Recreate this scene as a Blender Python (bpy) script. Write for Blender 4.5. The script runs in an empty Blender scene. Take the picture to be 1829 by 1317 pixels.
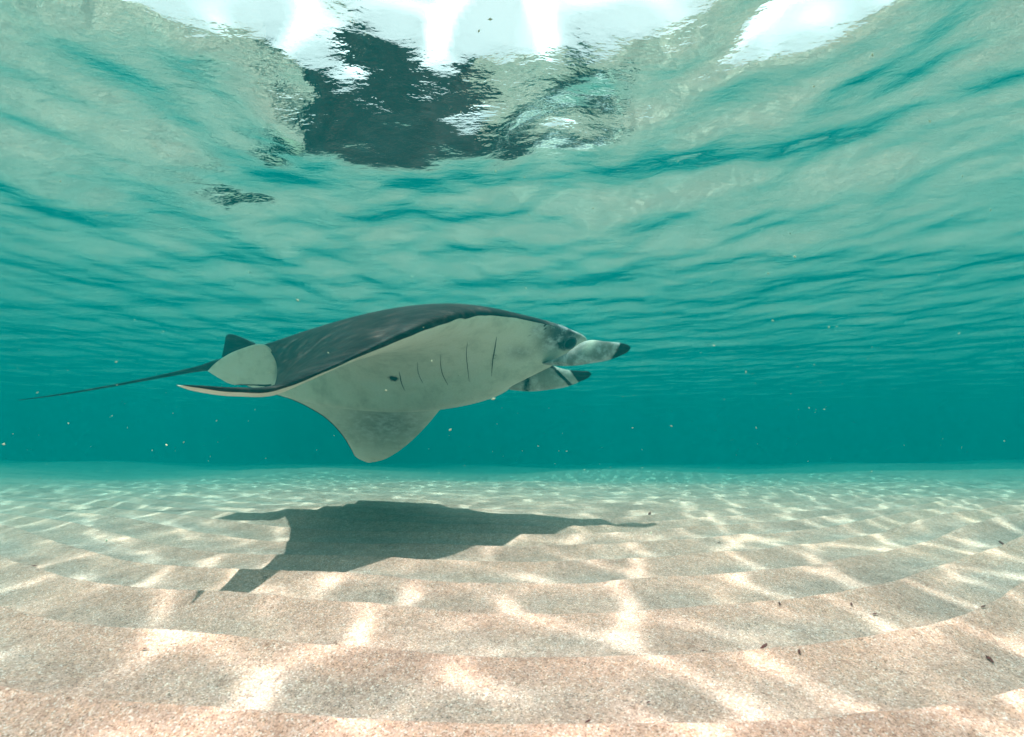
import bpy, bmesh, math, random
import numpy as np
from mathutils import Vector
from mathutils.bvhtree import BVHTree

random.seed(7)
scene = bpy.context.scene
COL = scene.collection

# ------------------------------------------------------------------ camera
ZC = 0.35                 # camera height over the sand
DEPTH = 1.33              # mean water depth
PITCH = math.radians(8.4)
LENS = 17.5
cam_d = bpy.data.cameras.new('camera')
cam_d.lens = LENS
cam_d.sensor_width = 36.0
cam_d.clip_start = 0.02
cam_d.clip_end = 500
cam_d.dof.use_dof = True
cam_d.dof.focus_distance = 2.1
cam_d.dof.aperture_fstop = 7.0
cam = bpy.data.objects.new('camera', cam_d)
cam.location = (0, 0, ZC)
cam.rotation_euler = (math.pi / 2 + PITCH, 0, 0)
COL.objects.link(cam)
scene.camera = cam

# ------------------------------------------------------------------ sky and sun
TO_SUN = Vector((-0.13, -0.05, 1.0)).normalized()
world = bpy.data.worlds.new('World')
scene.world = world
world.use_nodes = True
wn = world.node_tree
wn.nodes.clear()
sky = wn.nodes.new('ShaderNodeTexSky')
sky.sky_type = 'NISHITA'
sky.sun_disc = False
sky.sun_elevation = math.asin(TO_SUN.z)
sky.sun_rotation = math.atan2(TO_SUN.x, TO_SUN.y)
sky.air_density = 1.0
sky.dust_density = 4.0
bg = wn.nodes.new('ShaderNodeBackground')
bg.inputs['Strength'].default_value = 0.13
wo = wn.nodes.new('ShaderNodeOutputWorld')
# broken bright cloud over the whole sky
tc = wn.nodes.new('ShaderNodeTexCoord')
cn = wn.nodes.new('ShaderNodeTexNoise')
cn.inputs['Scale'].default_value = 2.2
cn.inputs['Detail'].default_value = 6
cr = wn.nodes.new('ShaderNodeValToRGB')
cr.color_ramp.elements[0].position = 0.28
cr.color_ramp.elements[1].position = 0.46
cm = wn.nodes.new('ShaderNodeMix')
cm.data_type = 'RGBA'
cm.inputs[7].default_value = (8.0, 8.0, 8.0, 1)
wn.links.new(tc.outputs['Generated'], cn.inputs['Vector'])
wn.links.new(cn.outputs[0], cr.inputs[0])
wn.links.new(cr.outputs[0], cm.inputs[0])
wn.links.new(sky.outputs[0], cm.inputs[6])
wn.links.new(cm.outputs[2], bg.inputs[0])
wn.links.new(bg.outputs[0], wo.inputs[0])

sun_d = bpy.data.lights.new('sun', 'SUN')
sun_d.energy = 5.0
sun_d.angle = math.radians(0.8)
sun_d.color = (1.0, 0.79, 0.71)
sun = bpy.data.objects.new('sun', sun_d)
sun.location = (0, 0, 20)
sun.rotation_euler = (-TO_SUN).to_track_quat('-Z', 'Y').to_euler()
COL.objects.link(sun)

vs = scene.view_settings
vs.view_transform = 'Standard'
vs.look = 'None'
vs.gamma = 1.0
vs.use_curve_mapping = False
vs.exposure = 0.65

cy = scene.cycles
cy.max_bounces = 8
cy.diffuse_bounces = 1
cy.glossy_bounces = 4
cy.transmission_bounces = 2
cy.transparent_max_bounces = 8
cy.volume_bounces = 1
cy.adaptive_threshold = 0.03
cy.sample_clamp_indirect = 6.0
cy.use_denoising = True
scene.render.film_transparent = False

# ------------------------------------------------------------------ helpers
F = LENS / 36.0 * 1829.0
CP, SP = math.cos(PITCH), math.sin(PITCH)


DS = 1.0                 # distance scale of the manta


def at(px, py, d):
    """photo pixel + distance along the ground -> world point"""
    d = d * DS
    a = (px - 914.5) / F
    b = (658.5 - py) / F
    ry = CP - b * SP
    rz = SP + b * CP
    t = d / ry
    return np.array((a * t, d, ZC + rz * t))


def px_of(P):
    """world points (n,3) -> photo pixels"""
    y = P[:, 1]
    z = P[:, 2] - ZC
    fw = y * CP + z * SP
    up = -y * SP + z * CP
    return 914.5 + F * P[:, 0] / fw, 658.5 - F * up / fw


def sand_at(px, py):
    """photo pixel -> x, y on the flat sand level"""
    a = (px - 914.5) / F
    b = (658.5 - py) / F
    ry = CP - b * SP
    rz = SP + b * CP
    t = -ZC / rz
    return a * t, ry * t


def smooth(e0, e1, x):
    t = np.clip((x - e0) / (e1 - e0), 0, 1)
    return t * t * (3 - 2 * t)


class Waves:
    """sum of plane waves, used for both relief and value noise"""
    def __init__(self, comps, seed):
        r = np.random.RandomState(seed)
        self.c = []
        for lam, amp, ang, spread, n in comps:
            for _ in range(n):
                l = lam * (0.75 + 0.5 * r.rand())
                th = math.radians(ang + spread * r.randn())
                k = 2 * math.pi / l
                self.c.append((k * math.cos(th), k * math.sin(th), amp * (0.6 + 0.8 * r.rand()) / math.sqrt(n), r.rand() * 6.2832, l))

    def h(self, x, y, fade=None):
        z = np.zeros_like(x)
        for kx, ky, a, p, l in self.c:
            w = a * np.cos(kx * x + ky * y + p)
            if fade is not None:
                w = w * np.clip((l / fade - 2.5) / 3.0, 0, 1)
            z += w
        return z

    def grad(self, x, y, long_w=1.0, short_w=1.0):
        gx = np.zeros_like(x)
        gy = np.zeros_like(x)
        for kx, ky, a, p, l in self.c:
            s = -a * (long_w if l > 0.42 else short_w) * np.sin(kx * x + ky * y + p)
            gx += kx * s
            gy += ky * s
        return gx, gy


def noise2(x, y, lam, seed, n=9):
    w = Waves([(lam, 1.0, 0, 400, n)], seed)
    return w.h(x, y)


def grid_axis(segs):
    """segs: list of (start, end, step_at_start, step_at_end)"""
    out = [segs[0][0]]
    for s, e, d0, d1 in segs:
        v = s
        while v < e - 1e-6:
            t = (v - s) / (e - s)
            v = v + d0 * (d1 / d0) ** t
            out.append(min(v, e))
    return np.array(out)


def grid_mesh(name, X, Y, Z):
    ny, nx = X.shape
    V = np.stack([X.ravel(), Y.ravel(), Z.ravel()], 1).astype(np.float32)
    idx = np.arange(nx * ny).reshape(ny, nx)
    Q = np.stack([idx[:-1, :-1], idx[:-1, 1:], idx[1:, 1:], idx[1:, :-1]], -1).reshape(-1, 4)
    me = bpy.data.meshes.new(name)
    me.vertices.add(len(V))
    me.vertices.foreach_set('co', V.ravel())
    me.loops.add(Q.size)
    me.loops.foreach_set('vertex_index', Q.ravel().astype(np.int32))
    me.polygons.add(len(Q))
    me.polygons.foreach_set('loop_start', (np.arange(len(Q)) * 4).astype(np.int32))
    me.polygons.foreach_set('loop_total', np.full(len(Q), 4, np.int32))
    me.polygons.foreach_set('use_smooth', np.ones(len(Q), bool))
    me.update(calc_edges=True)
    return me


def attr(me, name, vals):
    a = me.attributes.new(name, 'FLOAT', 'POINT')
    a.data.foreach_set('value', np.asarray(vals, np.float32).ravel())


def link(name, me, mat, parent=None):
    o = bpy.data.objects.new(name, me)
    COL.objects.link(o)
    if mat is not None:
        me.materials.append(mat)
    if parent is not None:
        o.parent = parent
        o.matrix_parent_inverse = parent.matrix_world.inverted()
    return o


class NT:
    def __init__(self, name):
        self.m = bpy.data.materials.new(name)
        self.m.use_nodes = True
        self.t = self.m.node_tree
        self.t.nodes.clear()
        self.out = self.t.nodes.new('ShaderNodeOutputMaterial')

    def n(self, typ, **kw):
        nd = self.t.nodes.new(typ)
        for k, v in kw.items():
            if k.startswith('i_'):
                nd.inputs[k[2:].replace('_', ' ')].default_value = v
            else:
                setattr(nd, k, v)
        return nd

    def l(self, a, b):
        self.t.links.new(a, b)

    def val(self, a, sock):
        if isinstance(a, (int, float)):
            sock.default_value = a
        else:
            self.l(a, sock)

    def math(self, op, a, b=0.0, clamp=False):
        nd = self.n('ShaderNodeMath', operation=op, use_clamp=clamp)
        self.val(a, nd.inputs[0])
        self.val(b, nd.inputs[1])
        return nd.outputs[0]

    def ramp(self, fac, stops, interp='LINEAR'):
        nd = self.n('ShaderNodeValToRGB')
        nd.color_ramp.interpolation = interp
        e = nd.color_ramp.elements
        while len(e) > 1:
            e.remove(e[-1])
        for i, (p, c) in enumerate(stops):
            el = e[0] if i == 0 else e.new(p)
            el.position = p
            el.color = (*c, 1) if len(c) == 3 else c
        self.l(fac, nd.inputs[0])
        return nd.outputs[0]

    def mix(self, fac, a, b, mode='MIX'):
        nd = self.n('ShaderNodeMix', data_type='RGBA', blend_type=mode)
        self.val(fac, nd.inputs[0])
        for s, v in ((nd.inputs[6], a), (nd.inputs[7], b)):
            if isinstance(v, tuple):
                s.default_value = (*v, 1)
            else:
                self.l(v, s)
        return nd.outputs[2]

    def attr(self, name):
        return self.n('ShaderNodeAttribute', attribute_name=name).outputs['Fac']

    def obj(self):
        return self.n('ShaderNodeTexCoord').outputs['Object']

    def noise(self, vec, scale, detail=4, rough=0.55, out=0):
        nd = self.n('ShaderNodeTexNoise')
        nd.inputs['Scale'].default_value = scale
        nd.inputs['Detail'].default_value = detail
        nd.inputs['Roughness'].default_value = rough
        self.l(vec, nd.inputs['Vector'])
        return nd.outputs[out]

    def bump(self, height, strength, dist, normal=None):
        nd = self.n('ShaderNodeBump')
        nd.inputs['Strength'].default_value = strength
        nd.inputs['Distance'].default_value = dist
        self.l(height, nd.inputs['Height'])
        if normal is not None:
            self.l(normal, nd.inputs['Normal'])
        return nd.outputs[0]


# ------------------------------------------------------------------ materials
def mat_sand():
    n = NT('coral_sand')
    v = n.obj()
    vor = n.n('ShaderNodeTexVoronoi', feature='F1')
    vor.inputs['Scale'].default_value = 520
    n.l(v, vor.inputs['Vector'])
    sep = n.n('ShaderNodeSeparateColor')
    n.l(vor.outputs['Color'], sep.inputs[0])
    grain = n.ramp(sep.outputs[0], [(0.0, (0.22, 0.12, 0.09)), (0.07, (0.46, 0.21, 0.16)), (0.30, (0.64, 0.33, 0.27)),
                                    (0.55, (0.74, 0.395, 0.335)), (0.78, (0.82, 0.42, 0.32)), (0.9, (0.86, 0.51, 0.46)), (1.0, (0.95, 0.72, 0.68))])
    grey_grain = n.ramp(sep.outputs[0], [(0.0, (0.16, 0.11, 0.10)), (0.10, (0.38, 0.225, 0.19)), (0.35, (0.50, 0.305, 0.265)),
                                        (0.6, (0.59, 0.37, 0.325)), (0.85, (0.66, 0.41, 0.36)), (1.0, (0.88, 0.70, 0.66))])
    grain = n.mix(n.attr('hash'), grain, grey_grain)
    vor2 = n.n('ShaderNodeTexVoronoi', feature='F1')
    vor2.inputs['Scale'].default_value = 120
    n.l(v, vor2.inputs['Vector'])
    sep2 = n.n('ShaderNodeSeparateColor')
    n.l(vor2.outputs['Color'], sep2.inputs[0])
    grit = n.ramp(sep2.outputs[1], [(0.0, (0.80, 0.72, 0.68)), (0.08, (0.93, 0.91, 0.90)), (0.4, (1, 1, 1)), (0.85, (1.04, 0.98, 0.92)), (1.0, (1.16, 1.14, 1.13))])
    c = n.mix(1.0, grain, grit, 'MULTIPLY')
    big = n.ramp(n.noise(v, 2.6, 5, 0.6), [(0.32, (0.78, 0.76, 0.76)), (0.52, (1, 1, 1)), (0.70, (1.06, 1.0, 0.95))])
    c = n.mix(1.0, c, big, 'MULTIPLY')
    mid = n.ramp(n.noise(v, 34, 4, 0.65), [(0.3, (0.84, 0.83, 0.82)), (0.55, (1, 1, 1)), (0.75, (1.12, 1.1, 1.07))])
    c = n.mix(1.0, c, mid, 'MULTIPLY')
    p = n.n('ShaderNodeBsdfPrincipled')
    n.l(c, p.inputs['Base Color'])
    p.inputs['Roughness'].default_value = 0.9
    p.inputs['Specular IOR Level'].default_value = 0.15
    b1 = n.bump(vor.outputs['Distance'], 0.5, 0.0016)
    b2 = n.bump(n.noise(v, 70, 5, 0.65), 0.6, 0.006, b1)
    n.l(b2, p.inputs['Normal'])
    n.l(p.outputs[0], n.out.inputs[0])
    return n.m


def mat_water_surface():
    n = NT('water_surface')
    v = n.obj()
    mp = n.n('ShaderNodeMapping')
    mp.inputs['Scale'].default_value = (0.6, 1.0, 1.0)
    n.l(v, mp.inputs[0])
    b = n.bump(n.noise(mp.outputs[0], 8.0, 5, 0.55), 1.0, 0.007)
    fr = n.n('ShaderNodeFresnel')
    fr.inputs['IOR'].default_value = 1.333
    n.l(b, fr.inputs['Normal'])
    gl = n.n('ShaderNodeBsdfGlossy')
    gl.inputs['Roughness'].default_value = 0.0
    gl.inputs['Color'].default_value = (0.97, 1.0, 1.0, 1)
    n.l(b, gl.inputs['Normal'])
    tr = n.n('ShaderNodeBsdfTransparent')
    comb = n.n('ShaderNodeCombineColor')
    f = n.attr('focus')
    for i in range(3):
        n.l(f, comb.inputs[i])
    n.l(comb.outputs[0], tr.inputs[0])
    mx = n.n('ShaderNodeMixShader')
    n.l(fr.outputs[0], mx.inputs[0])
    n.l(tr.outputs[0], mx.inputs[1])
    n.l(gl.outputs[0], mx.inputs[2])
    n.l(mx.outputs[0], n.out.inputs[0])
    return n.m


def mat_haze():
    n = NT('teal_sea_water')
    pv = n.n('ShaderNodeVolumePrincipled')
    pv.inputs['Color'].default_value = (0.0, 0.096, 0.103, 1)
    pv.inputs['Absorption Color'].default_value = (0.0, 0.40, 0.40, 1)
    pv.inputs['Density'].default_value = 0.34
    pv.inputs['Anisotropy'].default_value = 0.15
    n.l(pv.outputs[0], n.out.inputs['Volume'])
    return n.m


def mat_skin():
    """manta hide: attributes 'dark' (0 pale .. 1 charcoal) and 'grey' (head mottling)"""
    n = NT('manta_hide')
    v = n.obj()
    dark = n.attr('dark')
    grey = n.attr('grey')
    mp = n.n('ShaderNodeMapping')
    mp.inputs['Scale'].default_value = (0.35, 1.0, 1.6)
    mp.inputs['Rotation'].default_value = (0, math.radians(-22), math.radians(20))
    n.l(v, mp.inputs[0])
    st = n.noise(mp.outputs[0], 22, 6, 0.7)
    dk = n.ramp(st, [(0.3, (0.005, 0.004, 0.005)), (0.48, (0.012, 0.009, 0.010)), (0.60, (0.040, 0.026, 0.024)), (0.74, (0.15, 0.10, 0.09))])
    pl = n.ramp(n.noise(v, 9, 7, 0.68), [(0.28, (0.64, 0.63, 0.52)), (0.5, (0.90, 0.86, 0.71)), (0.75, (0.94, 0.91, 0.80))])
    gm = n.ramp(n.noise(v, 20, 5, 0.65), [(0.28, (0.03, 0.03, 0.037)), (0.46, (0.12, 0.12, 0.13)), (0.58, (0.42, 0.43, 0.45)), (0.72, (0.82, 0.83, 0.84))])
    fine = n.noise(v, 160, 3, 0.6)
    edge = n.math('ADD', dark, n.math('MULTIPLY', n.math('SUBTRACT', n.noise(v, 60, 4, 0.6), 0.5), 0.5))
    edge = n.ramp(edge, [(0.38, (0, 0, 0)), (0.62, (1, 1, 1))])
    c = n.mix(grey, pl, gm)
    c = n.mix(edge, c, dk)
    c = n.mix(0.25, c, n.ramp(fine, [(0.2, (0.5, 0.5, 0.5)), (0.8, (1.3, 1.3, 1.3))]), 'MULTIPLY')
    p = n.n('ShaderNodeBsdfPrincipled')
    n.l(c, p.inputs['Base Color'])
    p.inputs['Roughness'].default_value = 0.48
    p.inputs['Specular IOR Level'].default_value = 0.05
    n.l(n.bump(n.math('ADD', fine, st), 0.35, 0.004), p.inputs['Normal'])
    n.l(p.outputs[0], n.out.inputs[0])
    return n.m


def mat_plain(name, col, rough=0.5, spec=0.3, var=0.25, scale=60):
    n = NT(name)
    v = n.obj()
    f = n.noise(v, scale, 4, 0.6)
    lo = tuple(c * (1 - var) for c in col)
    hi = tuple(min(1, c * (1 + var)) for c in col)
    c = n.ramp(f, [(0.3, lo), (0.7, hi)])
    p = n.n('ShaderNodeBsdfPrincipled')
    n.l(c, p.inputs['Base Color'])
    p.inputs['Roughness'].default_value = rough
    p.inputs['Specular IOR Level'].default_value = spec
    n.l(p.outputs[0], n.out.inputs[0])
    return n.m


M_SAND = mat_sand()
M_SURF = mat_water_surface()
M_HAZE = mat_haze()
M_SKIN = mat_skin()
M_SLIT = mat_plain('gill_opening', (0.055, 0.06, 0.052), 0.7)
M_EYE = mat_plain('eye_black', (0.004, 0.006, 0.008), 0.3, 0.12)
M_LID = mat_plain('eye_rim', (0.10, 0.11, 0.12), 0.6, 0.1)
M_LEAF = mat_plain('dead_seagrass', (0.15, 0.030, 0.028), 0.7, 0.2, 0.5, 300)
M_SPECK = mat_plain('plankton', (0.62, 0.58, 0.42), 0.8, 0.1, 0.3, 40)

# ------------------------------------------------------------------ seabed
RIP = Waves([(2.3, 0.10, 20, 60, 4), (1.0, 0.012, 30, 50, 4)], 11)
LUMP = Waves([(1.1, 0.005, 40, 70, 5), (0.35, 0.0012, 30, 60, 6), (0.12, 0.0006, 30, 90, 6)], 12)


def ripple_phase(x, y):
    bend = 0.34 * x * x / (1 + 0.16 * x * x)
    ph = (y - bend + RIP.h(x, y) * 0.62 - 0.675) / 0.205
    # branching: ripples shift across a few wandering lines
    ph = ph + 0.5 * smooth(-0.4, 0.4, x - 1.3 - 0.25 * np.sin(2.1 * y))
    return ph - np.floor(ph)


CREST = 0.83


def sand_height(x, y):
    t = ripple_phase(x, y)
    # gentle slope up away from the camera, then a short steep lee face
    up = np.clip(t / CREST, 0, 1)
    prof = np.where(t < CREST, up ** 1.9, 0.5 + 0.5 * np.cos(np.pi * np.clip((t - CREST) / (1 - CREST), 0, 1)))
    amp = 0.034 * (0.8 + 0.3 * noise2(x, y, 1.3, 5)) * (1 + 0.35 * np.clip(x, 0, 2))
    amp = np.clip(amp, 0.010, 0.05) * np.clip(1.3 - np.hypot(x, y) / 16.0, 0.25, 1)
    z = amp * (prof - 0.5) + LUMP.h(x, y)
    z = z + 0.09 * smooth(0.9, 2.6, x) * np.exp(-((y - 1.6) / 1.1) ** 2)     # low bank rising on the right
    r2 = np.clip(np.abs(x) - 1.0, 0, 12)
    z = z + 0.05 * smooth(3.0, 8.0, y) * noise2(x, y, 5.0, 21)
    far = np.clip(y - 1.8, 0, 90)
    return z + 0.0026 * r2 * r2 * np.exp(-(y / 18) ** 2) - 0.036 * far * far / (far + 1.5)      # slopes gently away to seaward


def trough_grey(x, y):
    """greyer, darker grain in the ripple troughs and on the lee faces"""
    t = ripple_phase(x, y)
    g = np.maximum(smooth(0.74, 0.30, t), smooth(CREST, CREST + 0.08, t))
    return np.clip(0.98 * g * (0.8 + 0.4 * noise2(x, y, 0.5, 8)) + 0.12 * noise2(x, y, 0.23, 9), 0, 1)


xs = grid_axis([(-60, -3, 3.5, 0.05), (-3, -1.4, 0.045, 0.014), (-1.4, 1.4, 0.013, 0.013), (1.4, 3, 0.014, 0.045), (3, 60, 0.05, 3.5)])
ys = grid_axis([(-14, -0.3, 1.2, 0.08), (-0.3, 0.4, 0.06, 0.008), (0.4, 1.8, 0.0065, 0.009), (1.8, 5, 0.009, 0.03), (5, 14, 0.03, 0.2), (14, 80, 0.3, 4)])
X, Y = np.meshgrid(xs, ys)
me = grid_mesh('seabed', X, Y, sand_height(X, Y))
attr(me, 'hash', trough_grey(X, Y))
seabed = link('seabed', me, M_SAND)
seabed['kind'] = 'structure'
seabed['label'] = 'pale pinkish rippled sand floor under the shallow water'

# ------------------------------------------------------------------ water surface
SW = Waves([(2.6, 0.014, 75, 40, 5), (1.15, 0.0125, 80, 55, 7), (0.55, 0.0095, 75, 65, 10), (0.30, 0.0040, 80, 70, 14), (0.16, 0.0011, 80, 90, 12)], 7)
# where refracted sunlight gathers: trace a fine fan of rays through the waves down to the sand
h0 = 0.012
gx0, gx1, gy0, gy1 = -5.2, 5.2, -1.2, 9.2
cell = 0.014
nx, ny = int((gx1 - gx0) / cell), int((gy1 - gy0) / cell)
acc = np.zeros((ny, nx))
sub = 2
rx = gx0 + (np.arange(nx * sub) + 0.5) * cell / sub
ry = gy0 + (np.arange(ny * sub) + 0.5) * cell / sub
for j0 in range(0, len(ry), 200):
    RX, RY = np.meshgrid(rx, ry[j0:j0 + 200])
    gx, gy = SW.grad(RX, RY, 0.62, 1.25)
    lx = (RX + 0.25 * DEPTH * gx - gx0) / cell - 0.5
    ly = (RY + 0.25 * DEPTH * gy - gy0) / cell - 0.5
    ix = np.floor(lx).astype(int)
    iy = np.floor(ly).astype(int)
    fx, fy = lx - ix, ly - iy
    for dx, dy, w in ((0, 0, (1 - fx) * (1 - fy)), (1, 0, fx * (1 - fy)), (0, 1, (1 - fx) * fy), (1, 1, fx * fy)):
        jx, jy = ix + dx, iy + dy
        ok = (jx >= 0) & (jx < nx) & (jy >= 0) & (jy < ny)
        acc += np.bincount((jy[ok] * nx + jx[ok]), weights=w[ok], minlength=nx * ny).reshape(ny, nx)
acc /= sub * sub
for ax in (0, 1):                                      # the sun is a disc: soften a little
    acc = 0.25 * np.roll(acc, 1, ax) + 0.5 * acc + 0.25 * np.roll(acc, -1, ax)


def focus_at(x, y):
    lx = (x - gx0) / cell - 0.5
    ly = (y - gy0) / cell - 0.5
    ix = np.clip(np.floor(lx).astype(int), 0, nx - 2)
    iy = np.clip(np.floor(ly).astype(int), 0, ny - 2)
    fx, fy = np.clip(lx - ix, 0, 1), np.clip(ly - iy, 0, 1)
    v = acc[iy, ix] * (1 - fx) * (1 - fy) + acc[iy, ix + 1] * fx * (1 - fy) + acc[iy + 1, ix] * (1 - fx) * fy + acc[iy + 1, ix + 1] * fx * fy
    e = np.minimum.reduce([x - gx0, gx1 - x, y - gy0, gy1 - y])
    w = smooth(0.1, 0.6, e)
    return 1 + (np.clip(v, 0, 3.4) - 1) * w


xs = grid_axis([(-60, -4.6, 3.5, 0.06), (-4.6, -2.2, 0.05, 0.016), (-2.2, 2.2, 0.0155, 0.0155), (2.2, 4.6, 0.016, 0.05), (4.6, 60, 0.06, 3.5)])
ys = grid_axis([(-14, -0.8, 1.2, 0.06), (-0.8, 4.2, 0.0155, 0.0155), (4.2, 9, 0.016, 0.045), (9, 80, 0.05, 4)])
X, Y = np.meshgrid(xs, ys)
R = np.maximum(np.hypot(X, Y - 1.5), 1e-3)
fade = np.maximum(0.016, np.maximum(np.gradient(xs)[None, :], np.gradient(ys)[:, None]))
Z = DEPTH + SW.h(X, Y, fade) * (1 - 0.45 * smooth(1.7, 3.6, np.hypot(X, Y)))      # calmer farther out
me = grid_mesh('water_surface', X, Y, Z)
attr(me, 'focus', 0.72 + 0.56 * np.maximum(focus_at(X, Y) - 0.45, 0))  # caustic sunlight pattern put into the surface's transparent colour
surface = link('water_surface', me, M_SURF)
surface['kind'] = 'structure'
surface['label'] = 'rippling water surface seen from below with bright sky patches'

# ------------------------------------------------------------------ manta ray
manta = bpy.data.objects.new('manta_ray', None)
COL.objects.link(manta)
manta.location = tuple(at(700, 640, 2.35))
manta['label'] = 'dark backed manta ray with pale belly gliding over the rippled sand'
manta['category'] = 'manta ray'
bpy.context.view_layer.update()

# span stations from the near wing tip over the trunk to the far wing tip:
# leading edge (px, py, distance), trailing edge, thickness above and below the chord, fullness of nose
ST = [
    ((316, 688, 1.10), (318, 690, 1.10), .003, .003),
    ((360, 691, 1.16), (352, 700, 1.22), .006, .006),
    ((425, 696, 1.25), (412, 708, 1.38), .010, .010),
    ((490, 694, 1.35), (476, 706, 1.60), .014, .014),
    ((560, 669, 1.38), (490, 688, 1.86), .020, .018),
    ((640, 634, 1.46), (495, 662, 2.08), .030, .026),
    ((720, 597, 1.54), (490, 640, 2.25), .045, .058),
    ((800, 567, 1.66), (478, 624, 2.38), .060, .095),
    ((870, 560, 1.84), (462, 619, 2.45), .075, .130),
    ((950, 574, 2.04), (440, 628, 2.50), .085, .172),
    ((1022, 594, 2.17), (405, 645, 2.54), .095, .185),
    ((1044, 618, 2.28), (385, 657, 2.58), .100, .215),
    ((935, 674, 2.40), (430, 685, 2.60), .090, .185),
    ((905, 692, 2.50), (488, 704, 2.62), .075, .120),
    ((835, 700, 2.62), (520, 714, 2.68), .055, .060),
    ((805, 713, 2.75), (548, 727, 2.76), .040, .035),
    ((785, 733, 2.88), (578, 745, 2.86), .028, .024),
    ((765, 757, 2.99), (600, 765, 2.97), .020, .016),
    ((740, 783, 3.10), (616, 785, 3.08), .014, .012),
    ((712, 806, 3.20), (627, 803, 3.18), .010, .009),
    ((685, 821, 3.28), (636, 817, 3.26), .006, .006),
    ((662, 826, 3.32), (655, 826, 3.32), .003, .003),
]


def catmull(P, n):
    P = np.asarray(P, float)
    m = len(P)
    out = []
    for i in range(m - 1):
        p0, p1, p2, p3 = P[max(i - 1, 0)], P[i], P[i + 1], P[min(i + 2, m - 1)]
        for k in range(n):
            t = k / n
            out.append(0.5 * ((2 * p1) + (-p0 + p2) * t + (2 * p0 - 5 * p1 + 4 * p2 - p3) * t * t + (-p0 + 3 * p1 - 3 * p2 + p3) * t ** 3))
    out.append(P[-1])
    return np.array(out)


def loft(rings, caps=True):
    """rings (n, m, 3) -> verts, faces of a closed tube"""
    n, m = len(rings), len(rings[0])
    V = np.concatenate(rings)
    Fc = []
    for i in range(n - 1):
        for j in range(m):
            a, b = i * m + j, i * m + (j + 1) % m
            Fc.append((a, b, b + m, a + m))
    if caps:
        Fc.append(tuple(range(m))[::-1])
        Fc.append(tuple(range((n - 1) * m, n * m)))
    return V, Fc


def mesh_from(name, V, Fc):
    me = bpy.data.meshes.new(name)
    me.from_pydata([tuple(v) for v in V], [], Fc)
    bm = bmesh.new()
    bm.from_mesh(me)
    bmesh.ops.recalc_face_normals(bm, faces=bm.faces)
    bm.to_mesh(me)
    bm.free()
    for p in me.polygons:
        p.use_smooth = True
    return me


NS = 16
LEs = catmull([at(*s[0]) for s in ST], NS)
TEs = catmull([at(*s[1]) for s in ST], NS)
TU = catmull([[s[2] * DS] for s in ST], NS)[:, 0]
TL = catmull([[s[3] * DS] for s in ST], NS)[:, 0]
MID = 0.5 * LEs + 0.5 * TEs
SPAN = np.gradient(MID, axis=0)
m = 64
tt = 0.5 - 0.5 * np.cos(np.linspace(0, np.pi, m))       # clustered at both edges
rings, side, chordt = [], [], []
SPAN_U = np.linspace(0, 1, len(LEs))
core = np.exp(-((np.linspace(0, len(ST) - 1, len(LEs)) - 10.5) / 2.6) ** 2)   # 1 on the trunk, 0 on the wings
UU = np.cross(SPAN, TEs - LEs)
UU /= np.linalg.norm(UU, axis=1)[:, None] + 1e-9


def blur(A, sig):
    k_ = np.arange(-4 * sig, 4 * sig + 1)
    w = np.exp(-0.5 * (k_ / sig) ** 2)
    w /= w.sum()
    P = np.pad(A, ((4 * sig, 4 * sig), (0, 0)), 'edge')
    B = np.stack([np.convolve(P[:, c_], w, 'valid') for c_ in range(3)], 1)
    return B / np.linalg.norm(B, axis=1)[:, None]


UH, UL = blur(UU, 10), blur(UU, 30)
for i in range(len(LEs)):
    L, T = LEs[i], TEs[i]
    C = T - L
    k = core[i]
    # front-loaded profile on the trunk, thin airfoil on the wings
    a, b = 0.55 - 0.05 * k, 1.15 - 0.1 * k
    tm = a / (a + b)
    fu = (tt ** a) * ((1 - tt) ** b) / (tm ** a * (1 - tm) ** b)
    a2, b2 = 0.50 + 0.34 * k, 1.15 - 0.1 * k
    tm2 = a2 / (a2 + b2)
    fl = (tt ** a2) * ((1 - tt) ** b2) / (tm2 ** a2 * (1 - tm2) ** b2)
    up = L + C * tt[:, None] + UH[i] * (TU[i] * fu)[:, None]
    lo = L + C * tt[:, None] - UL[i] * (TL[i] * fl)[:, None]
    ring = np.concatenate([up, lo[-2:0:-1]])
    rings.append(ring)
    side.append(np.concatenate([np.ones(m), np.zeros(m - 2)]))
    chordt.append(np.concatenate([tt, tt[-2:0:-1]]))
bodyV, bodyF = loft(rings)
side = np.concatenate(side)
chordt = np.concatenate(chordt)
span_s = np.repeat(np.linspace(0, len(ST) - 1, len(LEs)), 2 * m - 2)

# tail: a tapering whip that grows out of the trunk
tp = catmull([(*at(470, 640, 2.55), .050), (*at(425, 648, 2.57), .042), (*at(385, 653, 2.60), .028), (*at(350, 660, 2.63), .015),
              (*at(270, 676, 2.68), .0085), (*at(180, 693, 2.74), .006), (*at(100, 706, 2.80), .0045), (*at(34, 715, 2.85), .002)], 10)
trings = []
for i in range(len(tp)):
    d = tp[min(i + 1, len(tp) - 1)][:3] - tp[max(i - 1, 0)][:3]
    d /= np.linalg.norm(d)
    s = np.cross(d, (0, 0, 1.0))
    s /= np.linalg.norm(s)
    u = np.cross(s, d)
    th = np.linspace(0, 2 * np.pi, 14, endpoint=False)
    trings.append(tp[i][:3] + tp[i][3] * (np.cos(th)[:, None] * s + np.sin(th)[:, None] * u))
tailV, tailF = loft(trings)
nb = len(bodyV)
allV = np.concatenate([bodyV, tailV])
allF = bodyF + [tuple(i + nb for i in f) for f in tailF]
me = mesh_from('body', allV, allF)

px, py = px_of(allV)
rnd = noise2(allV[:, 0], allV[:, 1] + allV[:, 2], 0.12, 31) * 0.5
dark = np.zeros(len(allV))
grey = np.zeros(len(allV))
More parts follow.
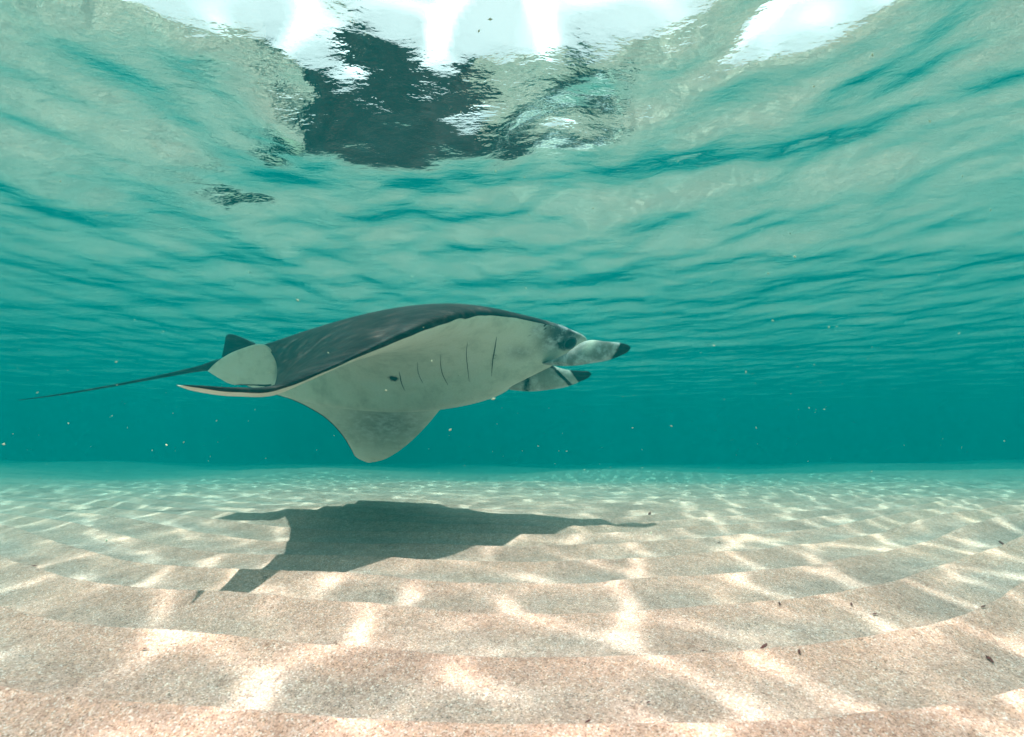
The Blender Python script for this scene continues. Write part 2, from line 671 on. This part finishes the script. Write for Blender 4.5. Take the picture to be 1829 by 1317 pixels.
# dorsal hide, wrapping a little round the leading and trailing edges
dark[:nb] = side
near = span_s < 9.5
chord_len = np.repeat(np.linalg.norm(TEs - LEs, axis=1), 2 * m - 2)
rim_w = 0.012 * (1 + 0.45 * rnd[:nb]) * smooth(9.0, 6.0, span_s) * smooth(0.2, 1.5, span_s) + 1e-5
rim = (side < .5) * (1 - smooth(0.4, 1.6, chordt * chord_len / rim_w))
dark[:nb] = np.maximum(dark[:nb], rim)
te = (side < .5) & (chordt > 0.985) & (span_s > 12)
dark[:nb][te] = 1
# head: mottled grey ahead of the shoulder
g = smooth(930, 1000, px) * smooth(10.9, 10.0, np.concatenate([span_s, np.full(len(tailV), 20.)]))
grey[:nb] = g[:nb] * (0.15 + 0.85 * smooth(648, 606, py[:nb]))
dark[:nb] = np.where((px[:nb] > 930) & (side > .5), dark[:nb] * (1 - 0.6 * smooth(940, 1000, px[:nb])), dark[:nb])


def blot(cx, cy, rx_, ry_, amt, sel, arr):
    q = ((px - cx) / rx_) ** 2 + ((py - cy) / ry_) ** 2
    arr[:] = np.where(sel, np.maximum(arr, amt * np.exp(-q * 1.2)), arr)


ventral = np.concatenate([side < .5, np.zeros(len(tailV), bool)])
fullspan = np.concatenate([span_s, np.full(len(tailV), 30.)])
blot(690, 755, 80, 44, 0.62, ventral & (fullspan > 13), grey)
blot(930, 630, 26, 14, 0.5, ventral & (fullspan < 13), grey)
blot(703, 676, 12, 9, 0.9, ventral & (fullspan < 13), dark)
blot(882, 637, 8, 14, 0.55, ventral & (fullspan < 13), dark)
blot(1008, 616, 26, 17, 0.72, (fullspan > 8) & (fullspan < 12), dark)
blot(974, 584, 3.5, 13, 0.8, (fullspan > 8) & (fullspan < 12), dark)  # dark crease of a skin fold painted into the hide colour
blot(958, 590, 10, 9, 0.7, (fullspan > 8) & (fullspan < 12), grey)
blot(946, 600, 4, 3, 0.6, (fullspan > 8) & (fullspan < 12), dark)
dark[nb:] = 0.85
attr(me, 'dark', dark)
attr(me, 'grey', grey)
body = link('body', me, M_SKIN, manta)
body['label'] = 'charcoal back, pale greenish belly and drooping wings running into a whip tail'

bvh = BVHTree.FromPolygons([tuple(v) for v in allV], allF)


def on_body(px_, py_):
    o = Vector((0, 0, ZC))
    d = (Vector(at(px_, py_, 1.0)) - o).normalized()
    hit = bvh.ray_cast(o, d)
    if hit[0] is None:
        hit = bvh.find_nearest(o + d * 2.2)
    nrm = hit[1]
    if nrm.dot(d) > 0:
        nrm = -nrm
    return np.array(hit[0]), np.array(nrm)


# gill slits: shallow crescent openings with a raised lip
def gill_slit(pts, w):
    P = catmull([at(*p, 1) * 0 + np.array((p[0], p[1], 0.0)) for p in pts], 8)
    pos, nor = [], []
    for q in P:
        p, nn = on_body(q[0], q[1])
        pos.append(p)
        nor.append(nn)
    pos, nor = np.array(pos), np.array(nor)
    tan = np.gradient(pos, axis=0)
    R_ = []
    n_ = len(pos)
    for i in range(n_):
        t = tan[i] / np.linalg.norm(tan[i])
        s = np.cross(nor[i], t)
        s /= np.linalg.norm(s)
        ww = w * math.sin(math.pi * (0.06 + 0.88 * i / (n_ - 1)))
        th = np.linspace(0, 2 * np.pi, 8, endpoint=False)
        R_.append(pos[i] + ww * np.cos(th)[:, None] * s + 0.0022 * np.sin(th)[:, None] * nor[i])
    V, Fc = loft(R_)
    slit = link('gill_slit', mesh_from('gill_slit', V, Fc), M_SLIT, manta)
    return slit


gill_slit([(713, 664), (715, 674), (717, 684), (723, 698)], .0024)
gill_slit([(746, 647), (746, 660), (749, 672), (755, 684)], .0012)
gill_slit([(787, 634), (787, 652), (791, 670), (800, 688)], .0013)
gill_slit([(835, 612), (833, 632), (835, 655), (838, 682)], .0016)
gill_slit([(887, 602), (884, 622), (880, 645), (878, 672)], .0026)


# dorsal fin on the tail root
def thick_outline(name, pts, depth_fn, thick, mat, parent, dark_fn, grey_fn=None):
    """a smooth fin from its outline: domed plate with a thin rim; outline points in photo pixels at depth_fn"""
    O = catmull(pts + [pts[0]], 8)[:-1]
    c = O.mean(0)
    W3 = lambda q: at(q[0], q[1], depth_fn(q[0], q[1]))
    e1, e2 = W3(c + (30, 0)) - W3(c), W3(c + (0, 30)) - W3(c)
    nrm = np.cross(e1, e2)
    nrm /= np.linalg.norm(nrm)
    if nrm[1] > 0:
        nrm = -nrm
    levels = [0.0, 0.06, 0.16, 0.3, 0.5, 0.72, 0.9]
    V, Fc = [], []
    mm = len(O)
    for sgn in (1, -1):
        base = len(V)
        for lv in levels:
            for q in O:
                p = q + (c - q) * lv
                V.append(W3(p) + sgn * nrm * thick * math.sqrt(1 - (1 - lv) ** 2 + 1e-6))
        V.append(W3(c) + sgn * nrm * thick)
        top = len(V) - 1
        for r in range(len(levels) - 1):
            for j in range(mm):
                a, b = base + r * mm + j, base + r * mm + (j + 1) % mm
                Fc.append((a, b, b + mm, a + mm) if sgn > 0 else (a, a + mm, b + mm, b))
        r = base + (len(levels) - 1) * mm
        for j in range(mm):
            Fc.append((r + j, r + (j + 1) % mm, top))
    half = len(V) // 2
    for j in range(mm):
        Fc.append((j, half + j, half + (j + 1) % mm, (j + 1) % mm))
    V = np.array(V)
    me_ = mesh_from(name, V, Fc)
    qx, qy = px_of(V)
    attr(me_, 'dark', dark_fn(qx, qy))
    attr(me_, 'grey', grey_fn(qx, qy) if grey_fn else np.zeros(len(V)))
    return link(name, me_, mat, parent)


thick_outline('dorsal_fin', [(396, 637), (401, 615), (404, 600), (413, 597), (430, 602), (446, 609), (458, 617), (450, 640), (420, 648)],
              lambda x, y: 2.56, .009, M_SKIN, manta, lambda x, y: np.ones_like(x) * 0.9)
thick_outline('pelvic_fin', [(371, 663), (386, 648), (410, 632), (438, 621), (460, 615), (477, 618), (488, 631), (494, 652), (492, 674), (484, 690), (450, 689), (415, 687), (392, 676)],
              lambda x, y: 2.30 + 0.0026 * (y - 616), .008, M_SKIN, manta,
              lambda x, y: np.maximum(0, 0.9 * smooth(683, 690, y)) * smooth(400, 430, x))


# cephalic fins: flattened paddles tapering to a dark rounded tip
def paddle(stations, dark_fn, grey_fn, steps=8):
    """stations: centre px, py, distance, half height (px), half width (m), twist"""
    S = catmull([(*at(s[0], s[1], s[2]), s[3] * s[2] / F, s[4], s[5]) for s in stations], steps)
    R_ = []
    for i in range(len(S)):
        d = S[min(i + 1, len(S) - 1)][:3] - S[max(i - 1, 0)][:3]
        d /= np.linalg.norm(d)
        s = np.cross(d, (0, 0, 1.0))
        s /= np.linalg.norm(s)
        u = np.cross(s, d)
        c_, s_ = math.cos(S[i][5]), math.sin(S[i][5])
        u2, s2 = u * c_ + s * s_, s * c_ - u * s_
        th = np.linspace(0, 2 * np.pi, 28, endpoint=False)
        R_.append(S[i][:3] + S[i][3] * np.cos(th)[:, None] * u2 + S[i][4] * np.sin(th)[:, None] * s2)
    V, Fc = loft(R_)
    me_ = mesh_from('cephalic_fin', V, Fc)
    qx, qy = px_of(V)
    attr(me_, 'dark', dark_fn(qx, qy))
    attr(me_, 'grey', grey_fn(qx, qy))
    return link('cephalic_fin', me_, M_SKIN, manta)


fin_near = paddle([(976, 650, 2.25, 2.0, .030, 0), (1002, 646, 2.19, 8, .032, 0), (1028, 638, 2.15, 16, .028, .12), (1052, 629, 2.13, 21, .023, .2), (1080, 627.5, 2.125, 18, .017, .25), (1105, 624.5, 2.13, 12.5, .011, .25), (1120, 622, 2.15, 7, .009, 0), (1126, 621.5, 2.15, 1.5, .002, 0)],
                  lambda x, y: smooth(1088, 1118, x + 0.55 * (y - 622)),
                  lambda x, y: 0.78 - 0.7 * np.exp(-((x - 1056 + 0.5 * (y - 612)) / 9) ** 2) * smooth(640, 618, y))
fin_near['label'] = 'near cephalic fin, pale grey with a dark rounded tip'
fin_far = paddle([(910, 682, 2.44, 15, .05, .3), (940, 677, 2.42, 23, .045, .3), (972, 674, 2.41, 24, .036, .3), (1006, 676, 2.41, 17, .026, .3), (1035, 672, 2.42, 10, .016, .3), (1050, 669, 2.42, 6, .009, .3), (1056, 668, 2.42, 1.2, .002, .3)],
                 lambda x, y: np.maximum.reduce([smooth(1012, 1032, x - 0.75 * (y - 668)), 0.62 * np.exp(-((x - 940) / 13) ** 2), 0.72 * np.exp(-((x - 1003 - 1.0 * (y - 672)) / 7) ** 2)]),
                 lambda x, y: 0.5 * np.ones_like(x))
fin_far['label'] = 'far cephalic fin, pale inside with a dark tip'

# eye: a dark ball in a pale rimmed socket
ec, en = on_body(1018, 613)


def ball(name, c, r, squash, nrm, mat, parent):
    me_ = bpy.data.meshes.new(name)
    bm = bmesh.new()
    bmesh.ops.create_uvsphere(bm, u_segments=24, v_segments=14, radius=1)
    q = Vector(nrm).to_track_quat('Z', 'Y')
    for v in bm.verts:
        p = q @ Vector((v.co.x * r, v.co.y * r, v.co.z * r * squash))
        v.co = p + Vector(c)
    bm.to_mesh(me_)
    bm.free()
    for p in me_.polygons:
        p.use_smooth = True
    return link(name, me_, mat, parent)


eye = ball('eye', ec, .029, .5, en, M_EYE, manta)
rim_me = bpy.data.meshes.new('eye_rim')
R_ = []
q = Vector(en).to_track_quat('Z', 'Y')
for a in np.linspace(0, 2 * np.pi, 32, endpoint=False):
    cc = Vector((math.cos(a), math.sin(a), 0))
    ring = []
    for b in np.linspace(0, 2 * np.pi, 8, endpoint=False):
        p = cc * (.0295 + .004 * math.cos(b)) + Vector((0, 0, .002 + .0035 * math.sin(b)))
        ring.append(np.array(q @ p) + ec)
    R_.append(np.array(ring))
R_.append(R_[0])
V, Fc = loft(R_, caps=False)
rim_o = link('eye_rim', mesh_from('eye_rim', V, Fc), M_LID, eye)

# ------------------------------------------------------------------ plant scraps on the sand
frag_pts = [
    (1366, 1165, 14, 35, 'longest slanting dark red leaf scrap on the near sand at lower right'),
    (1428, 1172, 8, 60, 'short upright dark scrap just right of the longest slanting leaf scrap'),
    (1766, 1160, 10, 80, 'blackish red blob of plant scrap on the near sand by the right edge'),
    (1562, 1091, 7, 10, 'small red brown crumb on a ridge crest between middle and right edge'),
    (1393, 1089, 7, 70, 'small upright dark scrap above the longest leaf scrap, on the next ridge'),
    (1671, 1017, 8, 50, 'slanting red brown scrap far right on the bank below its top'),
    (1019, 969, 9, 60, "lower of two slanting dark scraps near the shadow's right point"),
    (1037, 957, 9, 65, "upper of two slanting dark scraps near the shadow's right point"),
    (971, 1005, 11, -10, "flat lying dark scrap below the pair at the shadow's right point"),
    (1160, 915, 9, 60, "upper of two tiny scraps on far sand right of the shadow's point"),
    (1162, 931, 7, 20, "lower of two tiny scraps on far sand right of the shadow's point"),
    (1050, 1280, 10, 30, 'lone brown scrap at the bottom edge right of the middle'),
    (1263, 964, 6, -40, 'thin backward leaning scrap on the middle sand right of the shadow'),
    (1500, 1057, 6, 70, 'thin upright scrap on the ridge left of the right hand bank'),
    (1521, 1083, 6, 60, 'thin slanting scrap just below the thin upright one on the right'),
    (742, 977, 7, -40, "dark scrap on the near edge of the manta's shadow"),
    (473, 1040, 7, 0, "dark scrap left of the shadow of the manta's near wing"),
    (60, 1004, 8, 10, 'red brown scrap on the sand by the left edge of the picture'),
    (196, 903, 5, 60, 'tiny dark speck of plant on the far sand at left, the nearer of two'),
    (838, 1105, 5, 70, 'tiny upright scrap on the near sand below the middle of the shadow'),
    (258, 1168, 6, 0, 'tiny scrap alone on the near sand at lower left'),
    (1790, 982, 8, 70, 'upright scrap on top of the bank at the right edge'),
    (1285, 974, 6, 0, 'tiny round crumb just right of the thin backward leaning scrap'),
    (1760, 1106, 7, 20, 'dark crumb near the right edge above the blackish red blob'),
    (1256, 1172, 6, 0, 'tiny dark crumb on the near sand left of the longest leaf scrap'),
    (1158, 1250, 6, 20, 'tiny dark crumb close to the bottom edge, above the lone brown scrap'),
    (1806, 910, 6, 80, 'farthest upright scrap at the right edge on the hazy sand'),
    (218, 876, 5, 30, 'tiny dark speck of plant on the far sand at left, the farther of two'),
]
for i, (fx_, fy_, ln, ang, lab) in enumerate(frag_pts):
    x, y = sand_at(fx_, fy_)
    z = float(sand_height(np.array([x]), np.array([y]))[0])
    L_ = ln * math.hypot(x, y) / F * 1.15
    W_ = max(L_ * 0.20, 0.0016)
    r = random.Random(i)
    bend = (r.random() - .5) * 0.5
    rr = []
    for k in range(6):
        t = k / 5
        wv = W_ * math.sin(math.pi * (0.12 + 0.8 * t)) * (0.8 + 0.4 * r.random())
        cx, cyy, cz = (t - .5) * L_, bend * L_ * (t - .5) ** 2, 0.35 * L_ * (t - .5) * math.sin(math.radians(ang)) + .0015
        th = np.linspace(0, 2 * np.pi, 8, endpoint=False)
        rr.append(np.stack([np.full(8, cx), cyy + wv * np.cos(th), cz + 0.35 * wv * np.sin(th)], 1))
    V, Fc = loft(rr)
    me_ = mesh_from('plant_fragment', V, Fc)
    o = link('plant_fragment', me_, M_LEAF)
    o.location = (x, y, z + 0.002)
    o.rotation_euler = (0, 0, math.radians(ang))
    o['label'] = lab
    o['category'] = 'plant scrap'
    o['group'] = 'plant scraps scattered on the sand'

# ------------------------------------------------------------------ drifting specks
r = random.Random(5)
V, Fc = [], []
for i in range(1500):
    d = 0.7 + 3.6 * r.random() ** 0.8
    x = (r.random() * 2 - 1) * d * 1.15
    z = 0.06 + r.random() * 1.1
    s = 0.0005 + 0.0026 * r.random() ** 5
    a = r.random() * 6.28
    b0 = len(V)
    ca, sa = math.cos(a), math.sin(a)
    for ox, oy, oz in ((1.6, 0, 0), (-1.6, 0, 0), (0, 1, 0), (0, -1, 0), (0, 0, .8), (0, 0, -.8)):
        V.append((x + s * (ox * ca - oz * sa), d + s * oy, z + s * (ox * sa + oz * ca)))
    for f in ((0, 2, 4), (2, 1, 4), (1, 3, 4), (3, 0, 4), (2, 0, 5), (1, 2, 5), (3, 1, 5), (0, 3, 5)):
        Fc.append(tuple(b0 + k for k in f))
me_ = bpy.data.meshes.new('drifting_specks')
me_.from_pydata(V, [], Fc)
specks = link('drifting_specks', me_, M_SPECK)
specks['kind'] = 'stuff'
specks['label'] = 'pale specks of plankton drifting in the water'

# ------------------------------------------------------------------ the body of water
bm = bmesh.new()
bmesh.ops.create_cube(bm, size=1)
z0, z1 = -14.0, DEPTH + 0.10
for v in bm.verts:
    v.co = Vector((v.co.x * 124, 33 + v.co.y * 98, (z0 + z1) / 2 + v.co.z * (z1 - z0)))
me_ = bpy.data.meshes.new('haze')
bm.to_mesh(me_)
bm.free()
haze = link('haze', me_, M_HAZE)
haze['kind'] = 'stuff'
haze['label'] = 'clear teal sea water fading into the distance'
